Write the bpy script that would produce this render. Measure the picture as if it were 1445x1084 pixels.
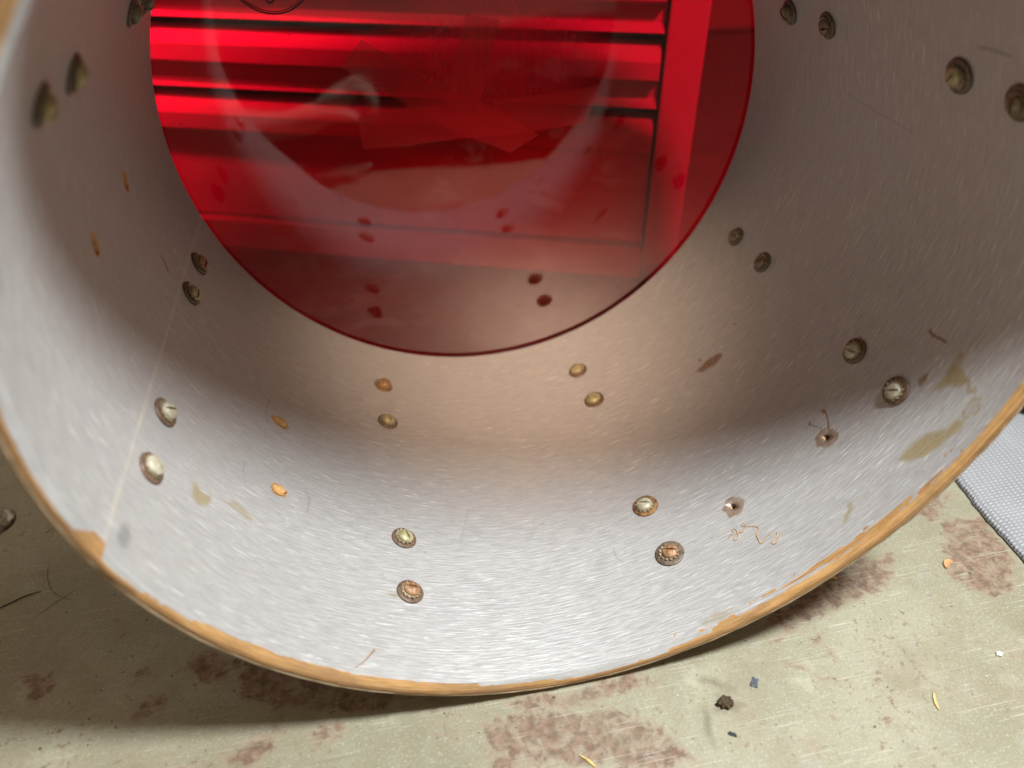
import bpy, bmesh, math, random
import numpy as np
from mathutils import Vector, Matrix

for _o in list(bpy.data.objects):
    bpy.data.objects.remove(_o)
scene = bpy.context.scene
COL = scene.collection
rng = random.Random(7)

# ------------------------------------------------------------------ camera, light, exposure
R = 0.25                     # inner radius of the shell
RO = 0.26325                 # outer radius
DEPTH = 0.371                # shell depth
ZC = RO + 0.0012             # height of the drum axis above the bench
cam_d = bpy.data.cameras.new('camera')
cam = bpy.data.objects.new('camera', cam_d); COL.objects.link(cam)
cam.location = (-0.10393, -0.26814, 0.1948 + ZC)
cam.rotation_euler = (math.radians(90 - 36.653), 0, math.radians(-11.93))
cam_d.sensor_width = 36.0
cam_d.lens = 26.364
cam_d.clip_start = 0.02
cam_d.clip_end = 60
cam_d.dof.use_dof = True
cam_d.dof.focus_distance = 0.545
cam_d.dof.aperture_fstop = 3.6
scene.camera = cam

world = bpy.data.worlds.new('World'); scene.world = world
world.use_nodes = True
wb = world.node_tree.nodes['Background']
wb.inputs['Color'].default_value = (1.0, 0.79, 0.58, 1)
wb.inputs['Strength'].default_value = 0.335

def area_light(name, loc, target, size, power, colour, size_y=None, spread=None):
    d = bpy.data.lights.new(name, 'AREA')
    d.energy = power; d.color = colour; d.size = size
    if size_y: d.shape = 'RECTANGLE'; d.size_y = size_y
    else: d.shape = 'DISK'
    o = bpy.data.objects.new(name, d); COL.objects.link(o)
    o.location = loc
    o.rotation_euler = (Vector(target) - Vector(loc)).to_track_quat('-Z', 'Y').to_euler()
    if spread: d.spread = math.radians(spread)
    return o
# the bench lamp (its place follows from the shadow edges inside the shell and on the bench)
area_light('bench_lamp', (0.302, -0.189, 1.019), (0, 0.1, 0.1), 0.15, 23.5, (0.87, 0.96, 1.0))
# room lamp over the tool chest
area_light('room_lamp', (-0.22, 0.33, 1.0), (-0.22, 0.70, 0.46), 0.5, 2.6, (1.0, 0.95, 0.90), 0.10, 27)
# warm spot added to brighten the far bottom of the shell, source unseen
td = bpy.data.lights.new('added_spot', 'SPOT')
td.energy = 42.0; td.color = (1.0, 0.74, 0.55); td.spot_size = math.radians(31); td.spot_blend = 1.0; td.shadow_soft_size = 0.03
added_spot = bpy.data.objects.new('added_spot', td); COL.objects.link(added_spot)
added_spot.location = (-0.02, -0.40, ZC + 0.30)
added_spot.rotation_euler = (Vector((0.03, 0.43, ZC - 0.22)) - added_spot.location).to_track_quat('-Z', 'Y').to_euler()

scene.cycles.max_bounces = 7
scene.cycles.diffuse_bounces = 3
scene.cycles.glossy_bounces = 3
scene.cycles.transparent_max_bounces = 8
scene.cycles.caustics_reflective = False
scene.cycles.caustics_refractive = False
scene.view_settings.view_transform = 'Standard'
scene.view_settings.look = 'None'
scene.view_settings.exposure = 0.0
scene.view_settings.gamma = 1.0
scene.view_settings.use_curve_mapping = False

# ------------------------------------------------------------------ helpers
class NT:
    """small node-tree builder"""
    def __init__(self, name):
        self.m = bpy.data.materials.new(name); self.m.use_nodes = True
        self.t = self.m.node_tree; self.t.nodes.clear()
        self.out = self.t.nodes.new('ShaderNodeOutputMaterial')
    def n(self, kind, **kw):
        nd = self.t.nodes.new(kind)
        for k, v in kw.items(): setattr(nd, k, v)
        return nd
    def link(self, a, b): self.t.links.new(a, b)
    def put(self, sock, v):
        if hasattr(v, 'is_output') or isinstance(v, bpy.types.NodeSocket): self.link(v, sock)
        elif isinstance(v, (tuple, list)) and len(v) == 3 and sock.type == 'RGBA': sock.default_value = (*v, 1)
        else: sock.default_value = v
    def math(self, op, a, b=0.0, c=None, clamp=False):
        nd = self.n('ShaderNodeMath', operation=op); nd.use_clamp = clamp
        self.put(nd.inputs[0], a); self.put(nd.inputs[1], b)
        if c is not None: self.put(nd.inputs[2], c)
        return nd.outputs[0]
    def mix(self, fac, a, b, mode='MIX'):
        nd = self.n('ShaderNodeMix', data_type='RGBA', blend_type=mode); nd.clamp_factor = True
        self.put(nd.inputs[0], fac); self.put(nd.inputs[6], a); self.put(nd.inputs[7], b)
        return nd.outputs[2]
    def ramp(self, v, lo, hi, a=0.0, b=1.0):
        nd = self.n('ShaderNodeMapRange'); nd.clamp = True
        nd.interpolation_type = 'SMOOTHSTEP'
        self.put(nd.inputs[0], v); nd.inputs[1].default_value = lo; nd.inputs[2].default_value = hi
        nd.inputs[3].default_value = a; nd.inputs[4].default_value = b
        return nd.outputs[0]
    def coord(self, which='Object'):
        return self.n('ShaderNodeTexCoord').outputs[which]
    def map(self, v, scale=(1, 1, 1), rot=(0, 0, 0), loc=(0, 0, 0)):
        nd = self.n('ShaderNodeMapping')
        self.put(nd.inputs[0], v); nd.inputs['Location'].default_value = loc
        nd.inputs['Rotation'].default_value = rot; nd.inputs['Scale'].default_value = scale
        return nd.outputs[0]
    def noise(self, v, scale, detail=3.0, rough=0.5, dist=0.0):
        nd = self.n('ShaderNodeTexNoise')
        self.put(nd.inputs['Vector'], v); nd.inputs['Scale'].default_value = scale
        nd.inputs['Detail'].default_value = detail; nd.inputs['Roughness'].default_value = rough
        nd.inputs['Distortion'].default_value = dist
        return nd.outputs[0]
    def attr(self, name):
        return self.n('ShaderNodeAttribute', attribute_name=name).outputs['Fac']
    def bump(self, h, strength, dist, prev=None):
        nd = self.n('ShaderNodeBump'); self.put(nd.inputs['Height'], h)
        nd.inputs['Strength'].default_value = strength; nd.inputs['Distance'].default_value = dist
        if prev is not None: self.link(prev, nd.inputs['Normal'])
        return nd.outputs[0]
    def principled(self, col, rough=0.5, metal=0.0, normal=None, spec=0.5, **kw):
        nd = self.n('ShaderNodeBsdfPrincipled')
        self.put(nd.inputs['Base Color'], col); self.put(nd.inputs['Roughness'], rough)
        self.put(nd.inputs['Metallic'], metal); self.put(nd.inputs['Specular IOR Level'], spec)
        if normal is not None: self.link(normal, nd.inputs['Normal'])
        for k, v in kw.items(): self.put(nd.inputs[k], v)
        return nd.outputs[0]
    def finish(self, shader):
        self.link(shader, self.out.inputs['Surface']); return self.m

def link(name, mesh, mat=None, parent=None, smooth=False, mw=None):
    o = bpy.data.objects.new(name, mesh); COL.objects.link(o)
    if mat is not None:
        for m in (mat if isinstance(mat, (list, tuple)) else [mat]):
            if not mesh.materials or m.name not in [k.name for k in mesh.materials]: mesh.materials.append(m)
    if smooth:
        mesh.polygons.foreach_set('use_smooth', np.ones(len(mesh.polygons), dtype=bool))
    if parent is not None: o.parent = parent
    if mw is not None: o.matrix_local = mw
    return o
def from_lists(name, verts, faces):
    me = bpy.data.meshes.new(name)
    me.from_pydata([tuple(map(float, v)) for v in verts], [], [tuple(map(int, f)) for f in faces]); me.update(); return me
def bm_mesh(name, bm):
    bmesh.ops.recalc_face_normals(bm, faces=bm.faces)
    me = bpy.data.meshes.new(name); bm.to_mesh(me); bm.free(); return me
def box(bm, x0, x1, y0, y1, z0, z1, bev=0.0):
    v = [bm.verts.new((x, y, z)) for x in (x0, x1) for y in (y0, y1) for z in (z0, z1)]
    fs = [bm.faces.new([v[i] for i in q]) for q in ((0, 1, 3, 2), (4, 6, 7, 5), (0, 4, 5, 1), (2, 3, 7, 6), (0, 2, 6, 4), (1, 5, 7, 3))]
    if bev:
        ed = list({e for f in fs for e in f.edges})
        bmesh.ops.bevel(bm, geom=ed, offset=bev, segments=2, affect='EDGES', profile=0.6)
def empty(name, loc=(0, 0, 0), rz=0.0):
    o = bpy.data.objects.new(name, None); COL.objects.link(o)
    o.location = loc; o.rotation_euler = (0, 0, rz); o.empty_display_size = 0.02
    return o
def tag(o, label=None, cat=None, group=None, kind=None):
    if label: o['label'] = label
    if cat: o['category'] = cat
    if group: o['group'] = group
    if kind: o['kind'] = kind
    return o

# 2-D value noise in numpy, for edges of stains
def vnoise(x, y, seed=0):
    xi = np.floor(x).astype(np.int64); yi = np.floor(y).astype(np.int64); xf = x - xi; yf = y - yi
    def h(a, b):
        n = (a * 374761393 + b * 668265263 + seed * 1442695041) & 0x7fffffff
        n = ((n ^ (n >> 13)) * 1274126177) & 0x7fffffff
        return ((n ^ (n >> 16)) & 0xffff) / 65535.0
    u = xf * xf * (3 - 2 * xf); v = yf * yf * (3 - 2 * yf)
    return (h(xi, yi) * (1 - u) + h(xi + 1, yi) * u) * (1 - v) + (h(xi, yi + 1) * (1 - u) + h(xi + 1, yi + 1) * u) * v
def fbm(x, y, seed=0, o=4):
    s = 0; a = 0.5
    for k in range(o):
        s = s + a * vnoise(x, y, seed + k * 17); x = x * 2.03; y = y * 2.03; a *= 0.5
    return s
def seg_dist(X, Y, a, b):
    dx, dy = b[0] - a[0], b[1] - a[1]; l = dx * dx + dy * dy + 1e-12
    t = np.clip(((X - a[0]) * dx + (Y - a[1]) * dy) / l, 0, 1)
    return np.hypot(X - a[0] - t * dx, Y - a[1] - t * dy)
def line_dist(X, Y, pts):
    d = np.full(X.shape, 1e9)
    for a, b in zip(pts[:-1], pts[1:]): d = np.minimum(d, seg_dist(X, Y, a, b))
    return d
def poly_sd(X, Y, pts):
    """distance to a polygon, negative inside"""
    d = line_dist(X, Y, list(pts) + [pts[0]]); ins = np.zeros(X.shape, bool)
    for a, b in zip(pts, list(pts[1:]) + [pts[0]]):
        c = (a[1] > Y) != (b[1] > Y)
        ins ^= c & (X < (b[0] - a[0]) * (Y - a[1]) / (b[1] - a[1] + 1e-12) + a[0])
    return np.where(ins, -d, d)
def sstep(x, a, b):
    t = np.clip((x - a) / (b - a), 0, 1); return t * t * (3 - 2 * t)
def set_attr(me, name, vals):
    at = me.attributes.new(name, 'FLOAT', 'POINT'); at.data.foreach_set('value', np.asarray(vals, dtype=np.float32))

# shell out of round, as old shells are
def radius(th, y):
    t = np.clip(y / DEPTH, 0, 1)
    a = 0.00282 * (1 - t) - 0.00349 * t; b = -0.01664 * (1 - t) + 0.00727 * t
    return R * (1 + a * np.cos(2 * th) + b * np.sin(2 * th))
# where paint meets bare wood at the open edge (angle in degrees, offset in mm)
_BT = [(-180, 1), (-115, 3.0), (-93, 4.0), (-77, 3.8), (-75.0, -2.2), (-73.2, -2.6), (-72.2, 3.5), (-64, 3.2), (-54, -0.5), (-43, -1.5), (-28, -0.7), (-20, 0.2), (-9, 2.2), (3, 4.2),
       (14, 3.0), (20, 2.0), (23, -2.5), (30, -4.2), (48, -4.5), (56, -2.5), (64, -1.0), (78, -0.2), (110, 1), (180, 1)]
def paint_edge(th):
    q = np.degrees(th) + 0.9 * (fbm(th * 40, th * 0 + 1.5, 101) - 0.47)
    return np.interp(q, [a for a, _ in _BT], [b for _, b in _BT]) * 0.001 + 0.0026 * (fbm(th * 45, th * 0 + 4.5, 103) - 0.47)
def on_shell(th, y, lift=0.0):
    r = radius(th, y) - lift
    return Vector((r * math.sin(th), y, ZC - r * math.cos(th)))
def shell_frame(th, y, lift=0.0, spin=0.0):
    n = Vector((-math.sin(th), 0, math.cos(th))); yv = Vector((0, 1, 0)); x = yv.cross(n)
    m = Matrix((x, yv, n)).transposed().to_4x4(); m.translation = on_shell(th, y, lift) - Vector((0, 0, 0))
    return m @ Matrix.Rotation(spin, 4, 'Z')

# ------------------------------------------------------------------ materials
def wood_material(name, c1, c2, scale=(40, 400, 400), coord='UV', rough=0.62):
    t = NT(name); v = t.map(t.coord(coord), scale)
    n1 = t.noise(v, 1.0, 4, 0.6, 0.4); n2 = t.noise(t.coord(coord), 60, 3)
    col = t.mix(t.ramp(n1, 0.3, 0.7), c1, c2)
    col = t.mix(t.ramp(n2, 0.52, 0.75, 0, 0.5), col, (c1[0] * 0.4, c1[1] * 0.35, c1[2] * 0.3))
    return t.finish(t.principled(col, rough, 0, t.bump(n1, 0.5, 0.0006), 0.35))

def shell_material():
    t = NT('grey_shell_paint'); uv = t.coord('UV')
    # UV is in metres: x round the shell, y along the axis
    g1 = t.noise(t.map(uv, (70, 800, 1)), 1.0, 3, 0.65, 0.2)
    g2 = t.noise(t.map(uv, (80, 1300, 1)), 1.0, 2, 0.6)
    fl = t.noise(t.map(uv, (58, 740, 1), (0, 0, 0.10)), 1.0, 2.5, 0.62, 0.5)
    f3 = t.noise(t.map(uv, (64, 800, 1), (0, 0, -0.09), (7, 3, 0)), 1.0, 2.5, 0.62, 0.5)
    area = t.noise(uv, 14, 3, 0.6)
    fleck = t.math('MULTIPLY', t.ramp(fl, 0.60, 0.665), t.ramp(area, 0.36, 0.58))
    fleck = t.math('MAXIMUM', fleck, t.math('MULTIPLY', t.ramp(f3, 0.63, 0.72), t.ramp(area, 0.62, 0.38)))
    groove = t.math('MAXIMUM', t.ramp(fl, 0.42, 0.33), t.ramp(f3, 0.40, 0.31))
    blot = t.noise(t.map(uv, (1, 1.6, 1)), 16, 4, 0.6)
    col = t.mix(t.ramp(g1, 0.28, 0.72), (0.45, 0.42, 0.40), (0.59, 0.555, 0.53))
    col = t.mix(t.ramp(g2, 0.35, 0.62, 0, 0.45), col, (0.41, 0.375, 0.35))
    col = t.mix(t.ramp(blot, 0.45, 0.75, 0, 0.35), col, (0.52, 0.47, 0.42))
    col = t.mix(t.math('MULTIPLY', groove, 0.28), col, (0.33, 0.295, 0.27))
    col = t.mix(t.math('MULTIPLY', fleck, 0.70), col, (0.80, 0.765, 0.71))  # pale scratches, with glints of the grain painted in as colour
    # fine dark specks
    sp = t.noise(uv, 420, 1, 0.5)
    col = t.mix(t.ramp(sp, 0.74, 0.80, 0, 0.5), col, (0.2, 0.17, 0.14))
    seam = t.attr('seam'); col = t.mix(t.math('MULTIPLY', seam, 0.55), col, (0.74, 0.66, 0.52))
    dark = t.attr('mark'); col = t.mix(t.math('MULTIPLY', dark, 0.75), col, (0.15, 0.14, 0.145))
    # glue
    gl = t.attr('glue'); gn = t.noise(t.map(uv, (120, 500, 1)), 1.0, 4, 0.6)
    gf = t.ramp(t.math('ADD', gl, t.math('MULTIPLY', t.math('SUBTRACT', gn, 0.5), 0.7)), 0.15, 0.95)
    olive = t.mix(t.ramp(gn, 0.3, 0.7), (0.36, 0.25, 0.075), (0.43, 0.32, 0.115))
    gcol = t.mix(t.attr('glue_brown'), olive, (0.26, 0.125, 0.035))
    col = t.mix(t.math('MULTIPLY', gf, 0.72), col, gcol)
    # bare wood
    b = t.attr('bare'); bn = t.noise(t.map(uv, (60, 900, 1)), 1.0, 4, 0.6)
    bf = t.ramp(t.math('ADD', b, t.math('MULTIPLY', t.math('SUBTRACT', bn, 0.5), 0.5)), 0.42, 0.58)
    wcol = t.mix(t.ramp(bn, 0.3, 0.7), (0.42, 0.20, 0.065), (0.66, 0.37, 0.15))
    col = t.mix(bf, col, wcol)
    rough = t.ramp(g1, 0.2, 0.8, 0.40, 0.54)
    rough = t.math('SUBTRACT', rough, t.math('MULTIPLY', gf, 0.16))
    h = t.math('ADD', t.math('MULTIPLY', g2, 0.5), t.math('MULTIPLY', t.ramp(fl, 0.3, 0.75), 0.8))
    h = t.math('ADD', h, t.math('SUBTRACT', t.math('MULTIPLY', seam, 0.8), t.math('MULTIPLY', b, 0.8)))
    nrm = t.bump(h, 0.26, 0.0006)
    return t.finish(t.principled(col, rough, 0.36, nrm, 0.5))

def edge_material():
    t = NT('bare_wood_edge'); uv = t.coord('UV')          # x metres round the rim, y 0..1 across it
    n1 = t.noise(t.map(uv, (35, 14, 1)), 1.0, 4, 0.6, 0.5); n2 = t.noise(uv, 90, 4, 0.65)
    sep = t.n('ShaderNodeSeparateXYZ'); t.link(uv, sep.inputs[0]); across = sep.outputs[1]
    inner = t.mix(t.ramp(n1, 0.3, 0.7), (0.46, 0.23, 0.075), (0.64, 0.36, 0.14))
    outer = t.mix(t.ramp(n1, 0.3, 0.7), (0.46, 0.33, 0.20), (0.68, 0.53, 0.35))
    col = t.mix(t.ramp(t.math('ADD', across, t.math('MULTIPLY', t.math('SUBTRACT', n2, 0.5), 0.16)), 0.42, 0.56), inner, outer)
    lf = t.noise(t.map(uv, (14, 1.5, 1)), 1.0, 4, 0.65)
    col = t.mix(t.ramp(lf, 0.42, 0.68, 0, 0.65), col, (0.30, 0.17, 0.08))
    ply = t.math('ABSOLUTE', t.math('SUBTRACT', across, t.math('ADD', 0.5, t.math('MULTIPLY', t.math('SUBTRACT', n1, 0.5), 0.06))))
    col = t.mix(t.ramp(ply, 0.025, 0.06, 0.85, 0.0), col, (0.11, 0.05, 0.02))
    for pc, pw, ps in ((0.30, 0.02, 0.5), (0.70, 0.025, 0.55), (0.86, 0.02, 0.5)):
        pl = t.math('ABSOLUTE', t.math('SUBTRACT', across, t.math('ADD', pc, t.math('MULTIPLY', t.math('SUBTRACT', n1, 0.5), 0.10))))
        col = t.mix(t.ramp(pl, pw, pw * 2.2, ps, 0.0), col, (0.17, 0.085, 0.035))
    col = t.mix(t.ramp(n2, 0.52, 0.74, 0, 0.7), col, (0.17, 0.095, 0.045))
    col = t.mix(t.ramp(t.noise(uv, 28, 4, 0.7), 0.52, 0.68, 0, 0.5), col, (0.24, 0.15, 0.085))
    p = t.attr('paint'); pf = t.ramp(t.math('ADD', p, t.math('MULTIPLY', t.math('SUBTRACT', n2, 0.5), 0.6)), 0.38, 0.62)
    col = t.mix(pf, col, t.mix(t.ramp(n1, 0.35, 0.65), (0.40, 0.375, 0.355), (0.50, 0.47, 0.45)))
    return t.finish(t.principled(col, 0.55, 0, t.bump(t.math('ADD', n1, n2), 0.5, 0.0008), 0.4))

def film_material():
    t = NT('clear_red_film'); pos = t.coord('Object')
    tr = t.n('ShaderNodeBsdfTransparent'); t.put(tr.inputs[0], (0.50, 0.001, 0.011))
    # beater wear in the middle
    sep = t.n('ShaderNodeSeparateXYZ'); t.link(pos, sep.inputs[0])
    dx = t.math('SUBTRACT', sep.outputs[0], 0.02); dz = t.math('SUBTRACT', sep.outputs[2], ZC + 0.045)
    rr = t.math('SQRT', t.math('ADD', t.math('MULTIPLY', dx, dx), t.math('MULTIPLY', t.math('MULTIPLY', dz, dz), 2.6)))
    wn = t.noise(t.map(pos, (1, 1, 1)), 55, 4, 0.65); streak = t.noise(t.map(pos, (420, 1, 40), (0, 0.25, 0)), 1.0, 3, 0.6)
    worn = t.ramp(t.math('ADD', rr, t.math('MULTIPLY', t.math('SUBTRACT', wn, 0.5), 0.06)), 0.03, 0.125, 0.62, 0.0)
    worn = t.math('MULTIPLY', worn, t.ramp(streak, 0.25, 0.7, 0.65, 1.0))
    fine = t.noise(t.map(pos, (60, 1, 900), (0, 0.5, 0)), 1.0, 2, 0.5)
    worn = t.math('ADD', worn, t.math('MULTIPLY', t.ramp(fine, 0.68, 0.76), 0.12), clamp=True)
    worn = t.math('ADD', worn, t.math('MULTIPLY', t.ramp(t.noise(pos, 210, 1, 0.4), 0.76, 0.80), 0.5), clamp=True)
    tl = t.n('ShaderNodeBsdfTranslucent'); t.put(tl.inputs[0], (0.42, 0.003, 0.012))
    df = t.n('ShaderNodeBsdfDiffuse'); t.put(df.inputs[0], (0.20, 0.004, 0.010))
    hz = t.n('ShaderNodeMixShader'); hz.inputs[0].default_value = 0.25; t.link(tl.outputs[0], hz.inputs[1]); t.link(df.outputs[0], hz.inputs[2])
    base = t.n('ShaderNodeMixShader'); t.put(base.inputs[0], worn); t.link(tr.outputs[0], base.inputs[1]); t.link(hz.outputs[0], base.inputs[2])
    # faint smears and rub marks on the film
    sm = t.noise(t.map(pos, (1, 1, 2.2), (0, 0.6, 0)), 17, 5, 0.65, 0.6)
    hz2 = t.n('ShaderNodeBsdfDiffuse'); t.put(hz2.inputs[0], (0.55, 0.33, 0.34))
    rub = t.noise(t.map(pos, (35, 1, 700), (0, -0.8, 0)), 1.0, 2, 0.5)
    fsm = t.math('ADD', t.ramp(sm, 0.50, 0.72, 0.0, 0.045), t.math('MULTIPLY', t.ramp(rub, 0.69, 0.76), 0.05))
    b2 = t.n('ShaderNodeMixShader'); t.put(b2.inputs[0], fsm); t.link(base.outputs[0], b2.inputs[1]); t.link(hz2.outputs[0], b2.inputs[2]); base = b2
    gl = t.n('ShaderNodeBsdfGlossy'); t.put(gl.inputs[0], (1, 1, 1)); t.put(gl.inputs['Roughness'], t.ramp(sm, 0.4, 0.7, 0.02, 0.07))
    bn = t.bump(t.noise(pos, 9, 2), 0.06, 0.01); t.link(bn, gl.inputs['Normal'])
    fr = t.n('ShaderNodeFresnel'); fr.inputs[0].default_value = 1.58
    f2 = t.math('MULTIPLY', fr.outputs[0], 1.15, clamp=True)
    mx = t.n('ShaderNodeMixShader'); t.put(mx.inputs[0], f2); t.link(base.outputs[0], mx.inputs[1]); t.link(gl.outputs[0], mx.inputs[2])
    return t.finish(mx.outputs[0])

def tape_material():
    t = NT('clear_red_tape')
    tr = t.n('ShaderNodeBsdfTransparent'); t.put(tr.inputs[0], (0.97, 0.9, 0.9))
    df = t.n('ShaderNodeBsdfTranslucent'); t.put(df.inputs[0], (0.75, 0.02, 0.03))
    d2 = t.n('ShaderNodeBsdfDiffuse'); t.put(d2.inputs[0], (0.62, 0.012, 0.02))
    ad = t.n('ShaderNodeMixShader'); ad.inputs[0].default_value = 0.5; t.link(df.outputs[0], ad.inputs[1]); t.link(d2.outputs[0], ad.inputs[2])
    mx = t.n('ShaderNodeMixShader'); mx.inputs[0].default_value = 0.17; t.link(tr.outputs[0], mx.inputs[1]); t.link(ad.outputs[0], mx.inputs[2])
    gl = t.n('ShaderNodeBsdfGlossy'); gl.inputs['Roughness'].default_value = 0.12
    m2 = t.n('ShaderNodeMixShader'); m2.inputs[0].default_value = 0.035; t.link(mx.outputs[0], m2.inputs[1]); t.link(gl.outputs[0], m2.inputs[2])
    return t.finish(m2.outputs[0])

def bench_material():
    t = NT('worn_green_bench_paint'); p = t.coord('Object')
    n1 = t.noise(p, 7, 5, 0.6); n2 = t.noise(p, 45, 5, 0.65); n3 = t.noise(p, 260, 4, 0.6)
    col = t.mix(t.ramp(n1, 0.35, 0.65), (0.255, 0.225, 0.15), (0.335, 0.30, 0.21))
    col = t.mix(t.ramp(n2, 0.5, 0.75, 0, 0.5), col, (0.33, 0.305, 0.26))
    col = t.mix(t.ramp(n3, 0.5, 0.72, 0, 0.6), col, (0.24, 0.205, 0.12))
    col = t.mix(t.ramp(t.noise(p, 620, 3, 0.7), 0.52, 0.72, 0, 0.55), col, (0.60, 0.56, 0.43))
    # yellow-white worn zones
    col = t.mix(t.ramp(t.noise(p, 19, 5, 0.7), 0.56, 0.72, 0, 0.5), col, (0.45, 0.415, 0.31))
    # rust where the paint is gone
    r = t.attr('rust')
    rn = t.noise(p, 95, 6, 0.72, 0.5)
    rf = t.ramp(t.math('ADD', r, t.math('MULTIPLY', t.math('SUBTRACT', rn, 0.5), 1.35)), 0.47, 0.75)
    stray = t.ramp(t.math('ADD', t.noise(p, 130, 5, 0.7), t.math('MULTIPLY', t.math('SUBTRACT', n1, 0.5), 0.35)), 0.61, 0.70)
    rf = t.math('MAXIMUM', rf, t.math('MULTIPLY', stray, 0.8))
    halo = t.ramp(t.math('ADD', r, t.math('MULTIPLY', t.math('SUBTRACT', t.noise(p, 330, 4, 0.7), 0.5), 1.5)), 0.30, 0.75, 0, 0.6)
    col = t.mix(halo, col, (0.33, 0.235, 0.165))
    rust = t.mix(t.ramp(t.noise(p, 170, 4, 0.6), 0.35, 0.65), (0.12, 0.062, 0.038), (0.26, 0.155, 0.10))
    col = t.mix(t.math('MULTIPLY', rf, 0.85), col, rust)
    # scratches in three directions
    hs = None
    for k, (ang, sx, sy, th) in enumerate(((0.10, 7, 800, 0.715), (-0.35, 9, 900, 0.725), (1.2, 10, 900, 0.70), (0.02, 16, 1500, 0.70), (0.7, 8, 700, 0.735), (0.15, 30, 1100, 0.70), (-0.9, 26, 1000, 0.715), (0.4, 40, 1600, 0.70))):
        s = t.noise(t.map(p, (sx, sy, 1), (0, 0, ang), (k * 3.1, k * 1.7, 0)), 1.0, 1.5, 0.5)
        f = t.ramp(s, th, th + 0.035)
        col = t.mix(t.math('MULTIPLY', f, 0.5), col, (0.60, 0.57, 0.48) if k != 2 else (0.16, 0.13, 0.09))
        hs = f if hs is None else t.math('MAXIMUM', hs, f)
    sp = t.noise(p, 330, 1, 0.4); col = t.mix(t.ramp(sp, 0.775, 0.82, 0, 0.7), col, (0.66, 0.63, 0.54))
    dk = t.noise(t.map(p, (1, 1, 1), loc=(4, 2, 0)), 210, 1, 0.4); col = t.mix(t.ramp(dk, 0.745, 0.79, 0, 0.85), col, (0.07, 0.05, 0.035))
    d = t.attr('dirt'); col = t.mix(t.math('MULTIPLY', d, 0.75), col, (0.12, 0.10, 0.065))
    rough = t.math('ADD', 0.36, t.math('MULTIPLY', rf, 0.35))
    grime = t.ramp(t.noise(p, 13, 4, 0.65), 0.48, 0.72, 0, 0.45)
    col = t.mix(grime, col, (0.22, 0.175, 0.11))
    h = t.math('SUBTRACT', t.math('MULTIPLY', n3, 0.3), t.math('MULTIPLY', rn, 0.5))
    return t.finish(t.principled(col, rough, 0.0, t.bump(h, 0.5, 0.0006), 0.45))

def metal(name, c1, c2, rough=0.45, met=0.75, scale=260, bump=0.35):
    t = NT(name); p = t.coord('Object')
    n = t.noise(p, scale, 4, 0.65); n2 = t.noise(p, scale * 3.1, 3, 0.6)
    f = t.ramp(n, 0.38, 0.62)
    col = t.mix(f, c1, c2)
    return t.finish(t.principled(col, t.math('ADD', rough, t.math('MULTIPLY', t.math('SUBTRACT', n2, 0.5), 0.25)), met,
                                 t.bump(n2, bump, 0.0003), 0.5))
def plain(name, col, rough=0.5, met=0.0, var=0.25, scale=40, spec=0.5, bump=0.2, bd=0.0005):
    t = NT(name); n = t.noise(t.coord('Object'), scale, 4, 0.6)
    c = t.mix(t.ramp(n, 0.3, 0.7), tuple(x * (1 - var) for x in col), tuple(min(1, x * (1 + var)) for x in col))
    return t.finish(t.principled(c, rough, met, t.bump(n, bump, bd), spec))

M_SHELL = shell_material(); M_EDGE = edge_material(); M_FILM = film_material(); M_TAPE = tape_material(); M_BENCH = bench_material()
M_HOLE = wood_material('torn_wood', (0.50, 0.24, 0.07), (0.72, 0.42, 0.16), (200, 900, 1))
M_WRAP_SHADE = plain('dark_wrap_and_shade', (0.05, 0.045, 0.04), 0.4)  # outer wrap, also painted shade in the holes and on the far edge
WASHERS = {'brown': metal('brown_washer_steel', (0.115, 0.063, 0.038), (0.20, 0.12, 0.075), 0.45, 0.15),
           'rust': metal('rusty_washer_steel', (0.16, 0.07, 0.03), (0.40, 0.21, 0.07), 0.6, 0.35, 420, 0.6),
           'dark': metal('dark_washer_steel', (0.10, 0.07, 0.05), (0.20, 0.14, 0.095), 0.45, 0.12)}
HEADS = {'pale': metal('dull_nickel', (0.40, 0.34, 0.23), (0.60, 0.53, 0.40), 0.55, 0.2),
         'brass': metal('tarnished_brass', (0.36, 0.29, 0.14), (0.58, 0.50, 0.29), 0.48, 0.25),
         'rust': metal('rusty_screw_steel', (0.25, 0.11, 0.045), (0.46, 0.26, 0.14), 0.5, 0.2, 350),
         'dark': metal('browned_screw_steel', (0.16, 0.11, 0.07), (0.34, 0.25, 0.17), 0.42, 0.3)}
M_STAR = metal('star_washer_steel', (0.32, 0.25, 0.15), (0.50, 0.41, 0.27), 0.45, 0.4)

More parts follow.
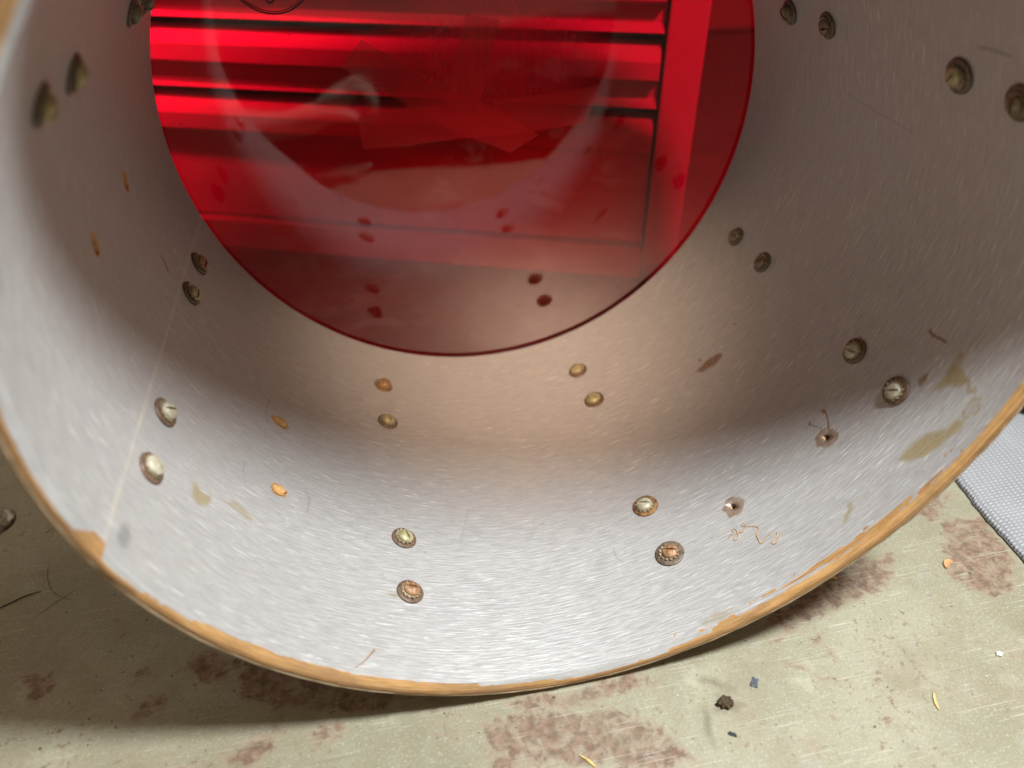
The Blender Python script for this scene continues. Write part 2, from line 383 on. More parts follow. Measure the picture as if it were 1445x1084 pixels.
# ------------------------------------------------------------------ the bench and floor
T_RUST = [
 [(-365, 80), (-357, 83), (-344, 77), (-344, 67), (-354, 64), (-360, 69)],
 [(-260, 74), (-244, 76), (-231, 66), (-232, 52), (-248, 52), (-260, 63)],
 [(-234, 69), (-186, 56), (-121, 18), (-129, 6), (-163, 10), (-185, 18), (-203, 23), (-222, 34)],
 [(-296, 37), (-288, 41), (-268, 49), (-269, 42), (-283, 32), (-292, 27)],
 [(-294, 71), (-282, 71), (-276, 61), (-290, 62)],
 [(-236, 1), (-215, 6), (-198, 12), (-191, 1), (-206, -12), (-231, -10)],
 [(-176, 3), (-163, 7), (-156, -4), (-172, -10)],
 [(-70, -13), (-32, -13), (17, -24), (47, -45), (53, -70), (-71, -44)],
 [(-58, 0), (-11, -5), (40, 0), (51, -10), (9, -17), (-42, -14)],
 [(138, 14), (182, 39), (217, 49), (276, 58), (243, 23), (206, 21), (154, 7)],
 [(328, 78), (374, 76), (345, 5), (316, -2), (299, 27)],
 [(316, 93), (355, 110), (362, 100), (317, 76)],
 [(139, -17), (157, -25), (171, -33), (168, -34), (143, -22)],
 [(164, -4), (178, 2), (179, -4), (167, -8)],
 [(175, -12), (180, -18), (179, -24), (174, -19)],
 [(135, 2), (161, 12), (164, 6), (142, 1)],
 [(185, -62), (191, -64), (183, -71)],
 [(127, -69), (137, -72), (130, -78), (125, -76)],
 [(-269, 2), (-248, -1), (-235, -10), (-269, -2)],
]
T_DIRT = [[(78, -14), (89, -18), (96, -25), (90, -25)], [(70, -32), (75, -40), (70, -62), (66, -50)], [(85, -28), (95, -34), (88, -42), (80, -38)]]
def build_bench():
    xs = np.concatenate([np.linspace(-1.3, -0.47, 12)[:-1], np.arange(-0.47, 0.54, 0.0015), np.linspace(0.54, 1.5, 14)[1:]])
    ys = np.concatenate([np.array([-0.205]), np.arange(-0.16, 0.28, 0.0015), np.linspace(0.28, 1.8, 50)[1:]])
    X, Y = np.meshgrid(xs, ys, indexing='ij'); nx, ny = X.shape
    Z = 0.0003 * (fbm(X * 9, Y * 9, 3) - 0.5)
    top = np.stack([X, Y, Z], -1).reshape(-1, 3)
    i, j = np.meshgrid(np.arange(nx - 1), np.arange(ny - 1), indexing='ij')
    a = (i * ny + j).ravel(); F = np.stack([a, a + ny, a + ny + 1, a + 1], -1)
    # folded front lip and sides
    n0 = len(top); ext = []; ef = []
    fr = np.arange(nx) * ny
    e = top[fr].copy(); e[:, 1] -= 0.003; e[:, 2] -= 0.003; e2 = e.copy(); e2[:, 2] -= 0.045
    V = np.concatenate([top, e, e2])
    k = np.arange(nx - 1)
    F2 = np.stack([fr[:-1], n0 + k, n0 + k + 1, fr[1:]], -1); F3 = np.stack([n0 + k, n0 + nx + k, n0 + nx + k + 1, n0 + k + 1], -1)
    F = np.concatenate([F, F2, F3])
    me = bpy.data.meshes.new('bench_top')
    me.vertices.add(len(V)); me.vertices.foreach_set('co', V.astype(np.float32).ravel())
    me.loops.add(F.size); me.loops.foreach_set('vertex_index', F.astype(np.int32).ravel())
    me.polygons.add(len(F)); me.polygons.foreach_set('loop_start', np.arange(0, F.size, 4, dtype=np.int32)); me.polygons.foreach_set('loop_total', np.full(len(F), 4, dtype=np.int32))
    me.update(calc_edges=True)
    x = V[:, 0] * 1000; y = V[:, 1] * 1000
    wx = x + 14 * (fbm(x / 16, y / 16, 5) - 0.47); wy = y + 14 * (fbm(x / 16, y / 16, 9) - 0.47)
    rust = np.zeros(len(V)); dirt = np.zeros(len(V))
    for q in T_RUST: rust = np.maximum(rust, 0.68 * sstep(-poly_sd(wx, wy, q), -12, 6))
    rust = np.maximum(rust, 0.42 * sstep(fbm(x / 45, y / 45, 23), 0.42, 0.62))
    rust = np.maximum(rust, 0.5 * (y > 420))
    for q in T_DIRT: dirt = np.maximum(dirt, 0.8 * sstep(-poly_sd(wx, wy, q), -4, 4))
    set_attr(me, 'rust', rust); set_attr(me, 'dirt', dirt)
    o = link('bench_top', me, M_BENCH, smooth=True)
    tag(o, kind='structure')
build_bench()
bm = bmesh.new(); box(bm, -6, 6, -6, 6, -0.92, -0.90)
fl = link('floor', bm_mesh('floor', bm), plain('dark_floor', (0.035, 0.028, 0.026), 0.7)); tag(fl, kind='structure')

# ------------------------------------------------------------------ the drum
drum = empty('drum', (0, 0, 0))
tag(drum, 'open drum shell lying on its side, grey painted inside, clear red head at far end', 'drum')

SH = {
 'smear_low': [(253.6, 28.0), (269.8, 28.7), (279.4, 25.5), (288.3, 19.9), (298.7, 17.8), (300.2, 14.1), (296.0, 11.7), (281.9, 13.2), (270.5, 15.7), (259.1, 22.3)],
 'smear_up': [(330.9, 44.2), (331.5, 40.2), (322.6, 40.4), (322.0, 32.8), (319.7, 23.8), (316.1, 18.8), (315.1, 22.2), (316.7, 28.0), (311.9, 32.4), (308.8, 38.6), (297.8, 42.9), (312.5, 44.0), (317.8, 45.1)],
 'drop': [(306.5, 55.5), (304.6, 50.7), (300.2, 51.2), (296.7, 51.6), (296.8, 54.7), (301.7, 56.7)],
 'g2': [(178.3, 220.6), (190.7, 222.7), (205.3, 218.9), (205.8, 213.7), (196.3, 211.5), (182.8, 213.4)],
 'g3': [(202.3, 19.2), (211.7, 27.5), (214.2, 26.6), (208.5, 19.4), (203.3, 17.1)],
 'g4a': [(-272.2, 84.0), (-269.5, 88.8), (-263.3, 85.1), (-254.2, 88.4), (-256.2, 78.2), (-263.5, 72.6), (-268.3, 76.1)],
 'g4b': [(-247.4, 90.9), (-237.5, 96.8), (-230.3, 95.2), (-219.4, 90.5), (-225.9, 86.5), (-235.3, 88.0)],
 'g5': [(-124.2, 64.5), (-120.5, 67.6), (-116.6, 67.8), (-115.2, 63.5), (-120.3, 61.1)],
 'g6': [(82.9, 6.6), (97.1, 9.5), (111.9, 7.7), (104.7, 3.5), (88.2, 1.7)],
}
LOOP = [(301.1, 14.9), (306.2, 18.1), (313.6, 18.2), (316.6, 14.3), (312.3, 10.3), (304.2, 11.1), (301.1, 14.9)]
STRANDS = [([(232.0, 81.8), (236.9, 87.7), (239.6, 95.3)], 0.5), ([(230.5, 87.4), (227.3, 92.6), (224.7, 97.9)], 0.4), ([(327.9, 71.5), (327.2, 67.9), (328.5, 62.4), (329.4, 56.5)], 0.8),
           ([(-345.4, 247.0), (-340.0, 246.3), (-335.4, 244.2)], 1.2)]
BLOBS = [(239.6, 96.0, 2.4), (224.7, 98.4, 1.6), (327.9, 71.0, 1.8), (188, 229, 1.5), (230, 232, 1.6)]
MARKS = [([(494.1, 102.2), (495.2, 92.7), (494.8, 80.0)], 0.9, 0.6), ([(-218.2, 222.3), (-221.2, 208.1), (-221.1, 197.9), (-218.5, 189.9)], 0.5, 0.4), ([(-233.9, 136.9), (-234.6, 125.9), (-231.4, 118.1)], 0.4, 0.35),
         ([(-184.4, 140.6), (-180.2, 132.1), (-181.7, 119.6)], 0.5, 0.4), ([(50.5, 88.4), (50.1, 80.1), (53.5, 73.9)], 0.4, 0.4), ([(-51.6, 152.2), (-56.4, 136.9), (-62.6, 118.6)], 0.5, 0.25),
         ([(-308.3, 18.0), (-308.3, 12.0)], 3.2, 0.55), ([(430, 150), (431, 190), (433, 230)], 0.5, 0.3)]
SEAM_MM = -319.5
HOLES = [  # angle, y, radius, kind
 (33.26, 0.0789, 0.0023, 'hole'), (52.38, 0.0788, 0.0023, 'hole'),
 (-47.55, 0.1990, 0.0034, 'chip'), (-46.93, 0.1279, 0.0036, 'chip'), (-92.82, 0.2354, 0.0034, 'chip'), (-92.44, 0.1459, 0.0036, 'chip')]

def build_shell():
    NTH, NY = 1440, 250
    th = -math.pi + 2 * math.pi * np.arange(NTH) / NTH
    yy = np.linspace(0.0004, DEPTH, NY)
    TH, YY = np.meshgrid(th, yy, indexing='ij')
    RR = radius(TH, YY)
    s = TH * R * 1000; y = YY * 1000
    # very slight waviness of the plies
    RR = RR + 0.00022 * (fbm(s / 55 + 50, y / 22, 31, 3) - 0.45)
    V = np.stack([RR * np.sin(TH), YY, ZC - RR * np.cos(TH)], -1).reshape(-1, 3)
    i, j = np.meshgrid(np.arange(NTH), np.arange(NY - 1), indexing='ij')
    keep = np.ones((NTH, NY - 1), bool)
    extraV, extraF, extra_m = [], [], []
    base = NTH * NY
    bare_pts = []
    for (dg, hy, hr, kd) in HOLES:
        ci = (math.radians(dg) + math.pi) / (2 * math.pi) * NTH; cj = (hy - yy[0]) / (yy[1] - yy[0])
        hi, hj = 5, 4
        i0, i1 = int(round(ci)) - hi, int(round(ci)) + hi; j0, j1 = int(round(cj)) - hj, int(round(cj)) + hj
        keep[i0:i1, j0:j1] = False
        loop = [(k, j0) for k in range(i0, i1)] + [(i1, k) for k in range(j0, j1)] + [(k, j1) for k in range(i1, i0, -1)] + [(i0, k) for k in range(j1, j0, -1)]
        n = len(loop); b0 = base + len(extraV)
        sc = math.radians(dg) * R
        ring = []
        for (a, b) in loop:
            du = th[a] * R - sc; dv = yy[b] - hy; ang = math.atan2(dv, du)
            rr = hr * (1 + (0.0 if kd == 'hole' else 0.28 * (vnoise(np.array(ang * 2.1 + 9 + dg), np.array(dg), 4) - 0.4)))
            ex = 1.0 if kd == 'hole' else 1.5
            ring.append((ang, rr, ex))
        depth = 0.009 if kd == 'hole' else 0.0022
        for lev in range(2):
            for (ang, rr, ex) in ring:
                q = rr * (1.0 if lev == 0 else (0.97 if kd == 'hole' else 0.6))
                p = on_shell((sc + q * ex * math.cos(ang)) / R, hy + q * math.sin(ang), -depth * lev)
                extraV.append(tuple(p))
        extraV.append(tuple(on_shell(math.radians(dg), hy, -depth * 1.05)))
        for k in range(n):
            a, b = loop[k]; c, d = loop[(k + 1) % n]
            extraF.append((a * NY + b, c * NY + d, b0 + (k + 1) % n, b0 + k)); extra_m.append(0)
            extraF.append((b0 + k, b0 + (k + 1) % n, b0 + n + (k + 1) % n, b0 + n + k)); extra_m.append(2 if kd == 'hole' and (k % n) < n * 0.7 else 1)  # dark material on the hole walls is painted shade
            extraF.append((b0 + n + k, b0 + n + (k + 1) % n, b0 + 2 * n, b0 + 2 * n)); extra_m.append(2 if kd == 'hole' else 1)
    kk = keep.ravel(); ii = i.ravel()[kk]; jj = j.ravel()[kk]; i2 = (ii + 1) % NTH
    F = np.stack([ii * NY + jj, i2 * NY + jj, i2 * NY + jj + 1, ii * NY + jj + 1], -1)
    eq = np.array([f for f in extraF if f[2] != f[3]]); et = [f[:3] for f in extraF if f[2] == f[3]]
    em = [m for f, m in zip(extraF, extra_m) if f[2] != f[3]] + [m for f, m in zip(extraF, extra_m) if f[2] == f[3]]
    V = np.concatenate([V, np.array(extraV)])
    # outside, and the far edge with its shade painted in dark
    no = len(V); NT2 = 360; t2 = -math.pi + 2 * math.pi * np.arange(NT2) / NT2
    prof = [(RO - 0.0006, 0.0045), (RO, 0.012), (RO, DEPTH - 0.008), (RO - 0.003, DEPTH), (RO - 0.008, DEPTH + 0.002), (R + 0.0025, DEPTH + 0.0015), (R + 0.0002, DEPTH - 0.0003)]
    ov = []
    for (r, yv) in prof:
        dr = radius(t2, np.full(NT2, yv)) - R
        rr = r + dr
        ov.append(np.stack([rr * np.sin(t2), np.full(NT2, yv), ZC - rr * np.cos(t2)], -1))
    V = np.concatenate([V] + ov)
    of = []; om = []
    for a in range(len(prof) - 1):
        k = np.arange(NT2); k2 = (k + 1) % NT2
        of.append(np.stack([no + a * NT2 + k, no + (a + 1) * NT2 + k, no + (a + 1) * NT2 + k2, no + a * NT2 + k2], -1)); om += [2] * NT2
    Q = np.concatenate([F, eq] + of); nq = len(Q); et = np.array(et)
    mats = np.concatenate([np.zeros(len(F), np.int32), np.array(em[:len(eq)], np.int32), np.array(om, np.int32), np.array(em[len(eq):], np.int32)])
    me = bpy.data.meshes.new('shell')
    me.vertices.add(len(V)); me.vertices.foreach_set('co', V.astype(np.float32).ravel())
    loops = np.concatenate([Q.ravel(), et.ravel()]).astype(np.int32)
    me.loops.add(len(loops)); me.loops.foreach_set('vertex_index', loops)
    starts = np.concatenate([np.arange(nq) * 4, nq * 4 + np.arange(len(et)) * 3]).astype(np.int32)
    tot = np.concatenate([np.full(nq, 4), np.full(len(et), 3)]).astype(np.int32)
    me.polygons.add(len(starts)); me.polygons.foreach_set('loop_start', starts); me.polygons.foreach_set('loop_total', tot)
    me.polygons.foreach_set('use_smooth', np.ones(len(starts), bool))
    for m in (M_SHELL, M_HOLE, M_WRAP_SHADE): me.materials.append(m)
    me.polygons.foreach_set('material_index', mats)
    me.update(calc_edges=True)
    # UV in metres
    vth = np.arctan2(V[:, 0], -(V[:, 2] - ZC)); uvv = np.stack([vth * R, V[:, 1]], -1)
    lu = uvv[loops]
    # faces across the wrap
    fid = np.repeat(np.arange(len(starts)), tot)
    mx = np.full(len(starts), -9.0); np.maximum.at(mx, fid, lu[:, 0])
    fix = (lu[:, 0] < -math.pi * R + 0.02) & (mx[fid] > math.pi * R - 0.02); lu[fix, 0] += 2 * math.pi * R
    ul = me.uv_layers.new(name='UVMap'); ul.data.foreach_set('uv', lu.astype(np.float32).ravel())
    # stains
    x = vth * R * 1000; y = V[:, 1] * 1000
    wx = x + 7.0 * (fbm(x / 9, y / 3, 41) - 0.47); wy = y + 4.5 * (fbm(x / 9, y / 3, 47) - 0.47)
    glue = np.zeros(len(V)); brown = np.zeros(len(V)); mark = np.zeros(len(V)); bare = np.zeros(len(V))
    for k, q in SH.items():
        st = {'g4a': 0.75, 'g4b': 0.7, 'g5': 0.6, 'g6': 0.6, 'g8': 0.65}.get(k, 0.9)
        sd = poly_sd(wx, wy, q); f = st * sstep(-sd, -3.0, 2.6)
        glue = np.maximum(glue, f)
        if k in ('drop', 'g2'): brown = np.maximum(brown, sstep(-sd, -2, 0.5))
    glue = np.maximum(glue, 0.75 * sstep(-np.abs(poly_sd(wx, wy, LOOP[:-1])), -1.4, -0.3)); glue = np.maximum(glue, 0.38 * sstep(-poly_sd(wx, wy, LOOP[:-1]), -1, 1))
    for pts, w in STRANDS:
        f = sstep(-line_dist(x, y, pts), -w * 2.2, -w); glue = np.maximum(glue, f); brown = np.maximum(brown, f)
    for (bx, by, br) in BLOBS:
        f = sstep(-np.hypot(wx - bx, wy - by), -br * 1.3, -br * 0.7); glue = np.maximum(glue, f); brown = np.maximum(brown, f)
    for pts, w, st in MARKS: mark = np.maximum(mark, st * sstep(-line_dist(x, y, pts), -w * 2.0, -w * 0.6))
    # ghost rings of lost washers, torn wood round the chips
    for (dg, hy, hr, kd) in HOLES:
        d = np.hypot(wx - math.radians(dg) * R * 1000, wy - hy * 1000)
        if kd == 'hole':
            f = sstep(-d, -9.3, -8.0) * (0.5 + 0.6 * fbm(x / 3.0, y / 3.0, 51)); glue = np.maximum(glue, f); brown = np.maximum(brown, sstep(-d, -9.6, -8.0))
        else:
            d2 = np.hypot((wx - math.radians(dg) * R * 1000) / 1.35, wy - hy * 1000)
            bare = np.maximum(bare, sstep(-d2, -6.8, -4.6))
    pe = paint_edge(vth) * 1000
    edge = 1.3 * np.clip(-pe, 0, 9) + 3.5 * (fbm(x / 18, y / 3, 61) - 0.5)
    bare = np.maximum(bare, np.where(pe < 0.6, sstep(edge - y, -1.0, 0.9), 0) * np.where(np.degrees(vth) > 12, 0.15 + 0.85 * sstep(fbm(x / 34, y / 0.9, 63), 0.44, 0.56), 1.0))
    # odd chips of paint along the edge
    bare = np.maximum(bare, 0.8 * sstep(fbm(x / 6, y / 2.0, 67) - 0.02 * y, 0.57, 0.66) * (y < 9) * (np.degrees(vth) > 10))
    seam = sstep(-np.abs(x - SEAM_MM - 1.2 * (fbm(y / 30, y * 0 + 3, 71) - 0.5)), -2.0, -0.5) * (0.45 + 0.55 * vnoise(y / 9, y * 0, 73))
    for nm, a in (('glue', glue), ('glue_brown', brown), ('mark', mark), ('bare', bare), ('seam', seam)): set_attr(me, nm, a)
    return link('shell', me, None, drum)
shell = build_shell()
shell['label'] = 'grey painted wooden shell with brown glue stains'

def build_edge():
    NT3 = 1080; th = -math.pi + 2 * math.pi * np.arange(NT3) / NT3
    prof = [(-0.0, 0.0006), (0.0012, -0.0006), (0.0030, -0.0018), (0.0050, -0.0029), (0.0064, -0.0034), (0.0070, -0.0028), (0.0076, -0.0034), (0.0094, -0.0028), (0.0112, -0.0012), (0.0126, 0.0012), (0.0131, 0.0052)]
    rows = []; across = np.linspace(0, 1, len(prof))
    s = th * R * 1000
    for k, (dr, yv) in enumerate(prof):
        r = radius(th, np.full(NT3, 0.0)) + dr; yo = np.full(NT3, yv)
        if 0 < k < len(prof) - 1:
            yo = yo + 0.0012 * (fbm(s / 9, np.full(NT3, k * 1.3), 81) - 0.47) + 0.0010 * (fbm(s / 40, np.full(NT3, k * 0.4), 83) - 0.47)
            r = r + 0.0005 * (fbm(s / 12, np.full(NT3, k * 2.3), 87) - 0.47)
        rows.append(np.stack([r * np.sin(th), yo, ZC - r * np.cos(th)], -1))
    V = np.concatenate(rows); K = len(prof)
    F = []
    for a in range(K - 1):
        k = np.arange(NT3); k2 = (k + 1) % NT3
        F.append(np.stack([a * NT3 + k, (a + 1) * NT3 + k, (a + 1) * NT3 + k2, a * NT3 + k2], -1))
    F = np.concatenate(F)
    me = from_lists('bearing_edge', V, F)
    uvv = np.stack([np.tile(th * R, K), np.repeat(across, NT3)], -1); uvl = uvv[F.ravel()]
    fx = (F.ravel() % NT3 == 0).reshape(-1, 4) & ((F % NT3) == NT3 - 1).any(1)[:, None]
    uvl = uvl.reshape(-1, 4, 2); uvl[..., 0][fx] += 2 * math.pi * R
    me.uv_layers.new(name='UVMap').data.foreach_set('uv', uvl.astype(np.float32).ravel())
    off = np.repeat([p[0] for p in prof], NT3); pe = np.tile(paint_edge(th), K)
    set_attr(me, 'paint', np.where(off < 0.0066, sstep(pe - off, -0.0006, 0.0006), 0))
    return link('bearing_edge', me, M_EDGE, shell, True)
build_edge()

# the head
def disc_head():
    NT4 = 240; th = 2 * math.pi * np.arange(NT4) / NT4
    prof = [(r, DEPTH + 0.004) for r in np.linspace(0.01, R - 0.004, 14)] + [(R + 0.003, DEPTH + 0.0038), (RO - 0.007, DEPTH + 0.0036), (RO - 0.002, DEPTH + 0.0016), (RO + 0.0004, DEPTH - 0.003), (RO + 0.0006, DEPTH - 0.014)]
    V = [(0, DEPTH + 0.004, ZC)]
    for r, y in prof:
        dr = (radius(th, np.full(NT4, DEPTH)) - R) * min(1, r / R)
        for t, d in zip(th, dr): V.append(((r + d) * math.sin(t), y, ZC - (r + d) * math.cos(t)))
    F = [(0, 1 + (k + 1) % NT4, 1 + k) for k in range(NT4)]
    for a in range(len(prof) - 1):
        for k in range(NT4):
            k2 = (k + 1) % NT4; F.append((1 + a * NT4 + k, 1 + a * NT4 + k2, 1 + (a + 1) * NT4 + k2, 1 + (a + 1) * NT4 + k))
    return from_lists('drum_head', V, F)
head = link('drum_head', disc_head(), M_FILM, drum, True)
head['label'] = 'clear red plastic drum head, worn in the middle'
YH = DEPTH + 0.0036
TAPES = [
 [(-88.6, 61.1), (-107.6, 41.0), (-65.2, 13.9), (-19.4, -15.5), (30.3, -37.6), (55.9, -23.6), (18.0, 0.1), (-23.7, 20.0), (-62.5, 44.1)],
 [(-98.6, 1.0), (-97.6, -25.2), (-56.6, -24.5), (-20.9, -22.1), (36.7, -21.1), (96.4, -16.4), (111.7, 15.4), (58.3, 10.7), (1.0, 8.2), (-70.0, 6.7)],
 [(-5.5, 75.6), (21.2, 70.5), (12.5, 33.2), (0.8, -1.8), (-27.7, 0.0), (-16.8, 39.1)]]
for k, q in enumerate(TAPES):
    bm = bmesh.new(); yb = YH - 0.0003 - 0.00035 * k
    f = bm.faces.new([bm.verts.new((a * 0.001, yb, ZC + b * 0.001)) for a, b in q])
    ex = bmesh.ops.extrude_face_region(bm, geom=[f])
    for v in [e for e in ex['geom'] if isinstance(e, bmesh.types.BMVert)]: v.co.y -= 0.00018
    bmesh.ops.triangulate(bm, faces=[f for f in bm.faces if len(f.verts) > 4])
    link('tape_strip', bm_mesh('tape_strip', bm), M_TAPE, head)
# pressed ring near the top of the head
def ring_mesh(name, r, w, seg=96, y=0.0):
    V = []; F = []
    for k in range(seg):
        a = 2 * math.pi * k / seg
        for (q, h) in ((r - w, 0), (r - w * 0.4, -0.0005), (r + w * 0.4, -0.0005), (r + w, 0)): V.append((q * math.cos(a), h, q * math.sin(a)))
    for k in range(seg):
        k2 = (k + 1) % seg
        for c in range(3): F.append((4 * k + c, 4 * k + c + 1, 4 * k2 + c + 1, 4 * k2 + c))
    return from_lists(name, V, F)
M_RING = plain('pressed_red_plastic', (0.10, 0.004, 0.008), 0.3)
for r, w in ((0.0318, 0.0006), (0.0302, 0.0004)):
    o = link('pressed_ring', ring_mesh('pressed_ring', r, w), M_RING, head, True); o.location = (-0.1497, YH - 0.0002, ZC + 0.1131)
o = link('vent_eyelet', ring_mesh('vent_eyelet', 0.0026, 0.0007, 32), M_RING, head, True); o.location = (-0.1525, YH - 0.0002, ZC + 0.0915)

# screws
def washer_mesh(name, r=0.0095, h=0.0015, hole=0.003, wob=0.0):
    seg = 40; V = []; F = []
    prof = [(hole, h), (r * 0.55, h * 1.12), (r - 0.0006, h), (r - 0.00015, h * 0.8), (r, h * 0.45), (r - 0.0002, -0.0003)]
    for (q, z) in prof:
        for k in range(seg):
            a = 2 * math.pi * k / seg; V.append((q * math.cos(a), q * math.sin(a), z + wob * math.cos(a) * q / r))
    for a in range(len(prof) - 1):
        for k in range(seg):
            k2 = (k + 1) % seg; F.append((a * seg + k, (a + 1) * seg + k, (a + 1) * seg + k2, a * seg + k2))
    return from_lists(name, V, F)
def star_mesh(name, r0=0.0040, r1=0.0061, r2=0.0073, teeth=13, h=0.0007):
    V = []; F = []
    for k in range(teeth):
        a0 = 2 * math.pi * k / teeth; st = 2 * math.pi / teeth
        for (fa, q, z) in ((0.0, r0, 0), (0.0, r1, 0), (0.12, r2, 0.0010), (0.58, r2, -0.0002), (0.62, r1, 0), (0.62, r0, 0)):
            V.append((q * math.cos(a0 + fa * st), q * math.sin(a0 + fa * st), z + h))
            V.append((q * math.cos(a0 + fa * st), q * math.sin(a0 + fa * st), z))
    n = 12
    for k in range(teeth):
        b = k * n; c = ((k + 1) % teeth) * n
        F += [(b, b + 2, b + 8, b + 10), (b + 2, b + 4, b + 6, b + 8), (b + 10, b + 8, c + 2, c)]
        F += [(b + 2, b + 3, b + 5, b + 4), (b + 4, b + 5, b + 7, b + 6), (b + 6, b + 7, b + 9, b + 8), (b + 8, b + 9, c + 3, c + 2)]
    return from_lists(name, V, F)
def head_mesh(name, r=0.0057, h=0.0040, slot=0.0018, sd=0.0022, rot=0.0):
    xs = [-1, -0.96, -0.85, -0.68, -0.45, -slot / 2 / r - 1e-4, -slot / 2 / r]; cols = [x * r for x in xs]
    cols = cols + [-c for c in reversed(cols)]
    rows = [-1, -0.93, -0.75, -0.5, -0.2, 0.2, 0.5, 0.75, 0.93, 1]
    V = []; F = []; nr = len(rows)
    def dome(x, y):
        q = min(1.0, math.hypot(x, y) / r); return 0.0011 + (h - 0.0011) * math.sqrt(max(0.0, 1 - q ** 2.3))
    nc = len(cols)
    for ci, x in enumerate(cols):
        half = math.sqrt(max(0.0, r * r - x * x)) + 1e-5
        for y in rows:
            z = dome(x, y * half)
            if ci in (6, 7): z = min(z, h - sd)
            V.append((x, y * half, z))
    for a in range(nc - 1):
        for b in range(nr - 1): F.append((a * nr + b, (a + 1) * nr + b, (a + 1) * nr + b + 1, a * nr + b + 1))
    # skirt
    rim = [a * nr for a in range(nc)] + [(nc - 1) * nr + b for b in range(1, nr)] + [a * nr + nr - 1 for a in range(nc - 2, -1, -1)] + [b for b in range(nr - 2, 0, -1)]
    n0 = len(V)
    for k in rim: V.append((V[k][0], V[k][1], 0.0))
    for k in range(len(rim)): F.append((rim[k], n0 + k, n0 + (k + 1) % len(rim), rim[(k + 1) % len(rim)]))
    me = from_lists(name, V, F)
    return me
W_ME = {}
for k, m in WASHERS.items():
    W_ME[k] = washer_mesh('washer'); W_ME[k].materials.append(m)
S_ME = star_mesh('star_washer'); S_ME.materials.append(M_STAR)
H_ME = {}
for k, m in HEADS.items():
    H_ME[k] = head_mesh('screw'); H_ME[k].materials.append(m)
for me in list(W_ME.values()):
    me.polygons.foreach_set('use_smooth', np.ones(len(me.polygons), bool))
SCREWS = [ # angle, y, head, washer, spin, washer scale
 (-115.73, 0.0639, 'brass', 'dark', 0.4, 1.0), (-115.13, 0.1194, 'brass', 'dark', 1.4, 1.0), (-114.56, 0.2721, 'dark', 'dark', 2.0, 1.0), (-113.8, 0.3250, 'dark', 'dark', 0.7, 1.0),
 (-69.47, 0.0690, 'pale', 'brown', 1.1, 1.0), (-69.62, 0.1179, 'pale', 'brown', 2.2, 1.0), (-70.73, 0.2547, 'brass', 'brown', 0.3, 1.0), (-70.79, 0.3023, 'rust', 'brown', 0.2, 1.0),
 (-24.52, 0.0688, 'rust', 'brown', 1.52, 1.02), (-24.50, 0.1178, 'brass', 'brown', 0.35, 1.0), (-25.03, 0.2534, 'brass', 'dark', 0.35, 0.95), (-25.08, 0.3062, 'rust', 'rust', 1.2, 0.9),
 (20.08, 0.0666, 'rust', 'dark', 1.15, 1.12), (19.88, 0.1161, 'pale', 'rust', 1.1, 1.04), (19.93, 0.2559, 'brass', 'brown', 0.6, 0.98), (19.58, 0.3054, 'brass', 'brown', 2.1, 0.95),
 (65.29, 0.0640, 'pale', 'brown', 0.75, 1.04), (65.19, 0.1125, 'pale', 'brown', 0.35, 1.0), (64.89, 0.2538, 'dark', 'dark', 1.0, 0.95), (64.86, 0.3058, 'dark', 'dark', 0.3, 0.9),
 (108.33, 0.0695, 'dark', 'brown', 1.6, 1.05), (108.77, 0.1163, 'brass', 'dark', 0.9, 1.1), (108.82, 0.2545, 'dark', 'dark', 0.2, 1.0), (108.62, 0.3079, 'dark', 'dark', 2.4, 1.0),
 (155, 0.0670, 'brass', 'brown', 0.3, 1.0), (155, 0.1170, 'brass', 'brown', 0.8, 1.0), (155, 0.2545, 'dark', 'dark', 1.2, 1.0), (155, 0.3060, 'dark', 'dark', 0.2, 1.0),
 (-160, 0.0670, 'brass', 'brown', 0.3, 1.0), (-160, 0.1170, 'brass', 'brown', 0.8, 1.0), (-160, 0.2545, 'dark', 'dark', 1.2, 1.0), (-160, 0.3060, 'dark', 'dark', 0.2, 1.0)]
for (dg, y, hd, wa, sp, ws) in SCREWS:
    m = shell_frame(math.radians(dg), y)
    tilt = Matrix.Rotation(rng.uniform(-0.05, 0.05), 4, 'X') @ Matrix.Rotation(rng.uniform(-0.05, 0.05), 4, 'Y')
    s = link('lug_screw', H_ME[hd], None, drum)
    ms = m @ Matrix.Translation((rng.uniform(-0.0006, 0.0006), rng.uniform(-0.0006, 0.0006), 0.0026)) @ tilt @ Matrix.Rotation(sp, 4, 'Z') @ Matrix.Scale(rng.uniform(0.98, 1.08), 4)
    s.matrix_basis = ms; inv = ms.inverted()
    w = link('washer', W_ME[wa], None, s); w.matrix_basis = inv @ m @ Matrix.Translation((0, 0, 0.0003)) @ Matrix.Rotation(rng.uniform(-0.03, 0.03), 4, 'X') @ Matrix.Rotation(rng.uniform(0, 6), 4, 'Z') @ Matrix.Diagonal((ws, ws, 1, 1))
    st = link('star_washer', S_ME, None, s); st.matrix_basis = inv @ m @ Matrix.Translation((0, 0, 0.0021)) @ Matrix.Rotation(rng.uniform(0, 6), 4, 'Z')

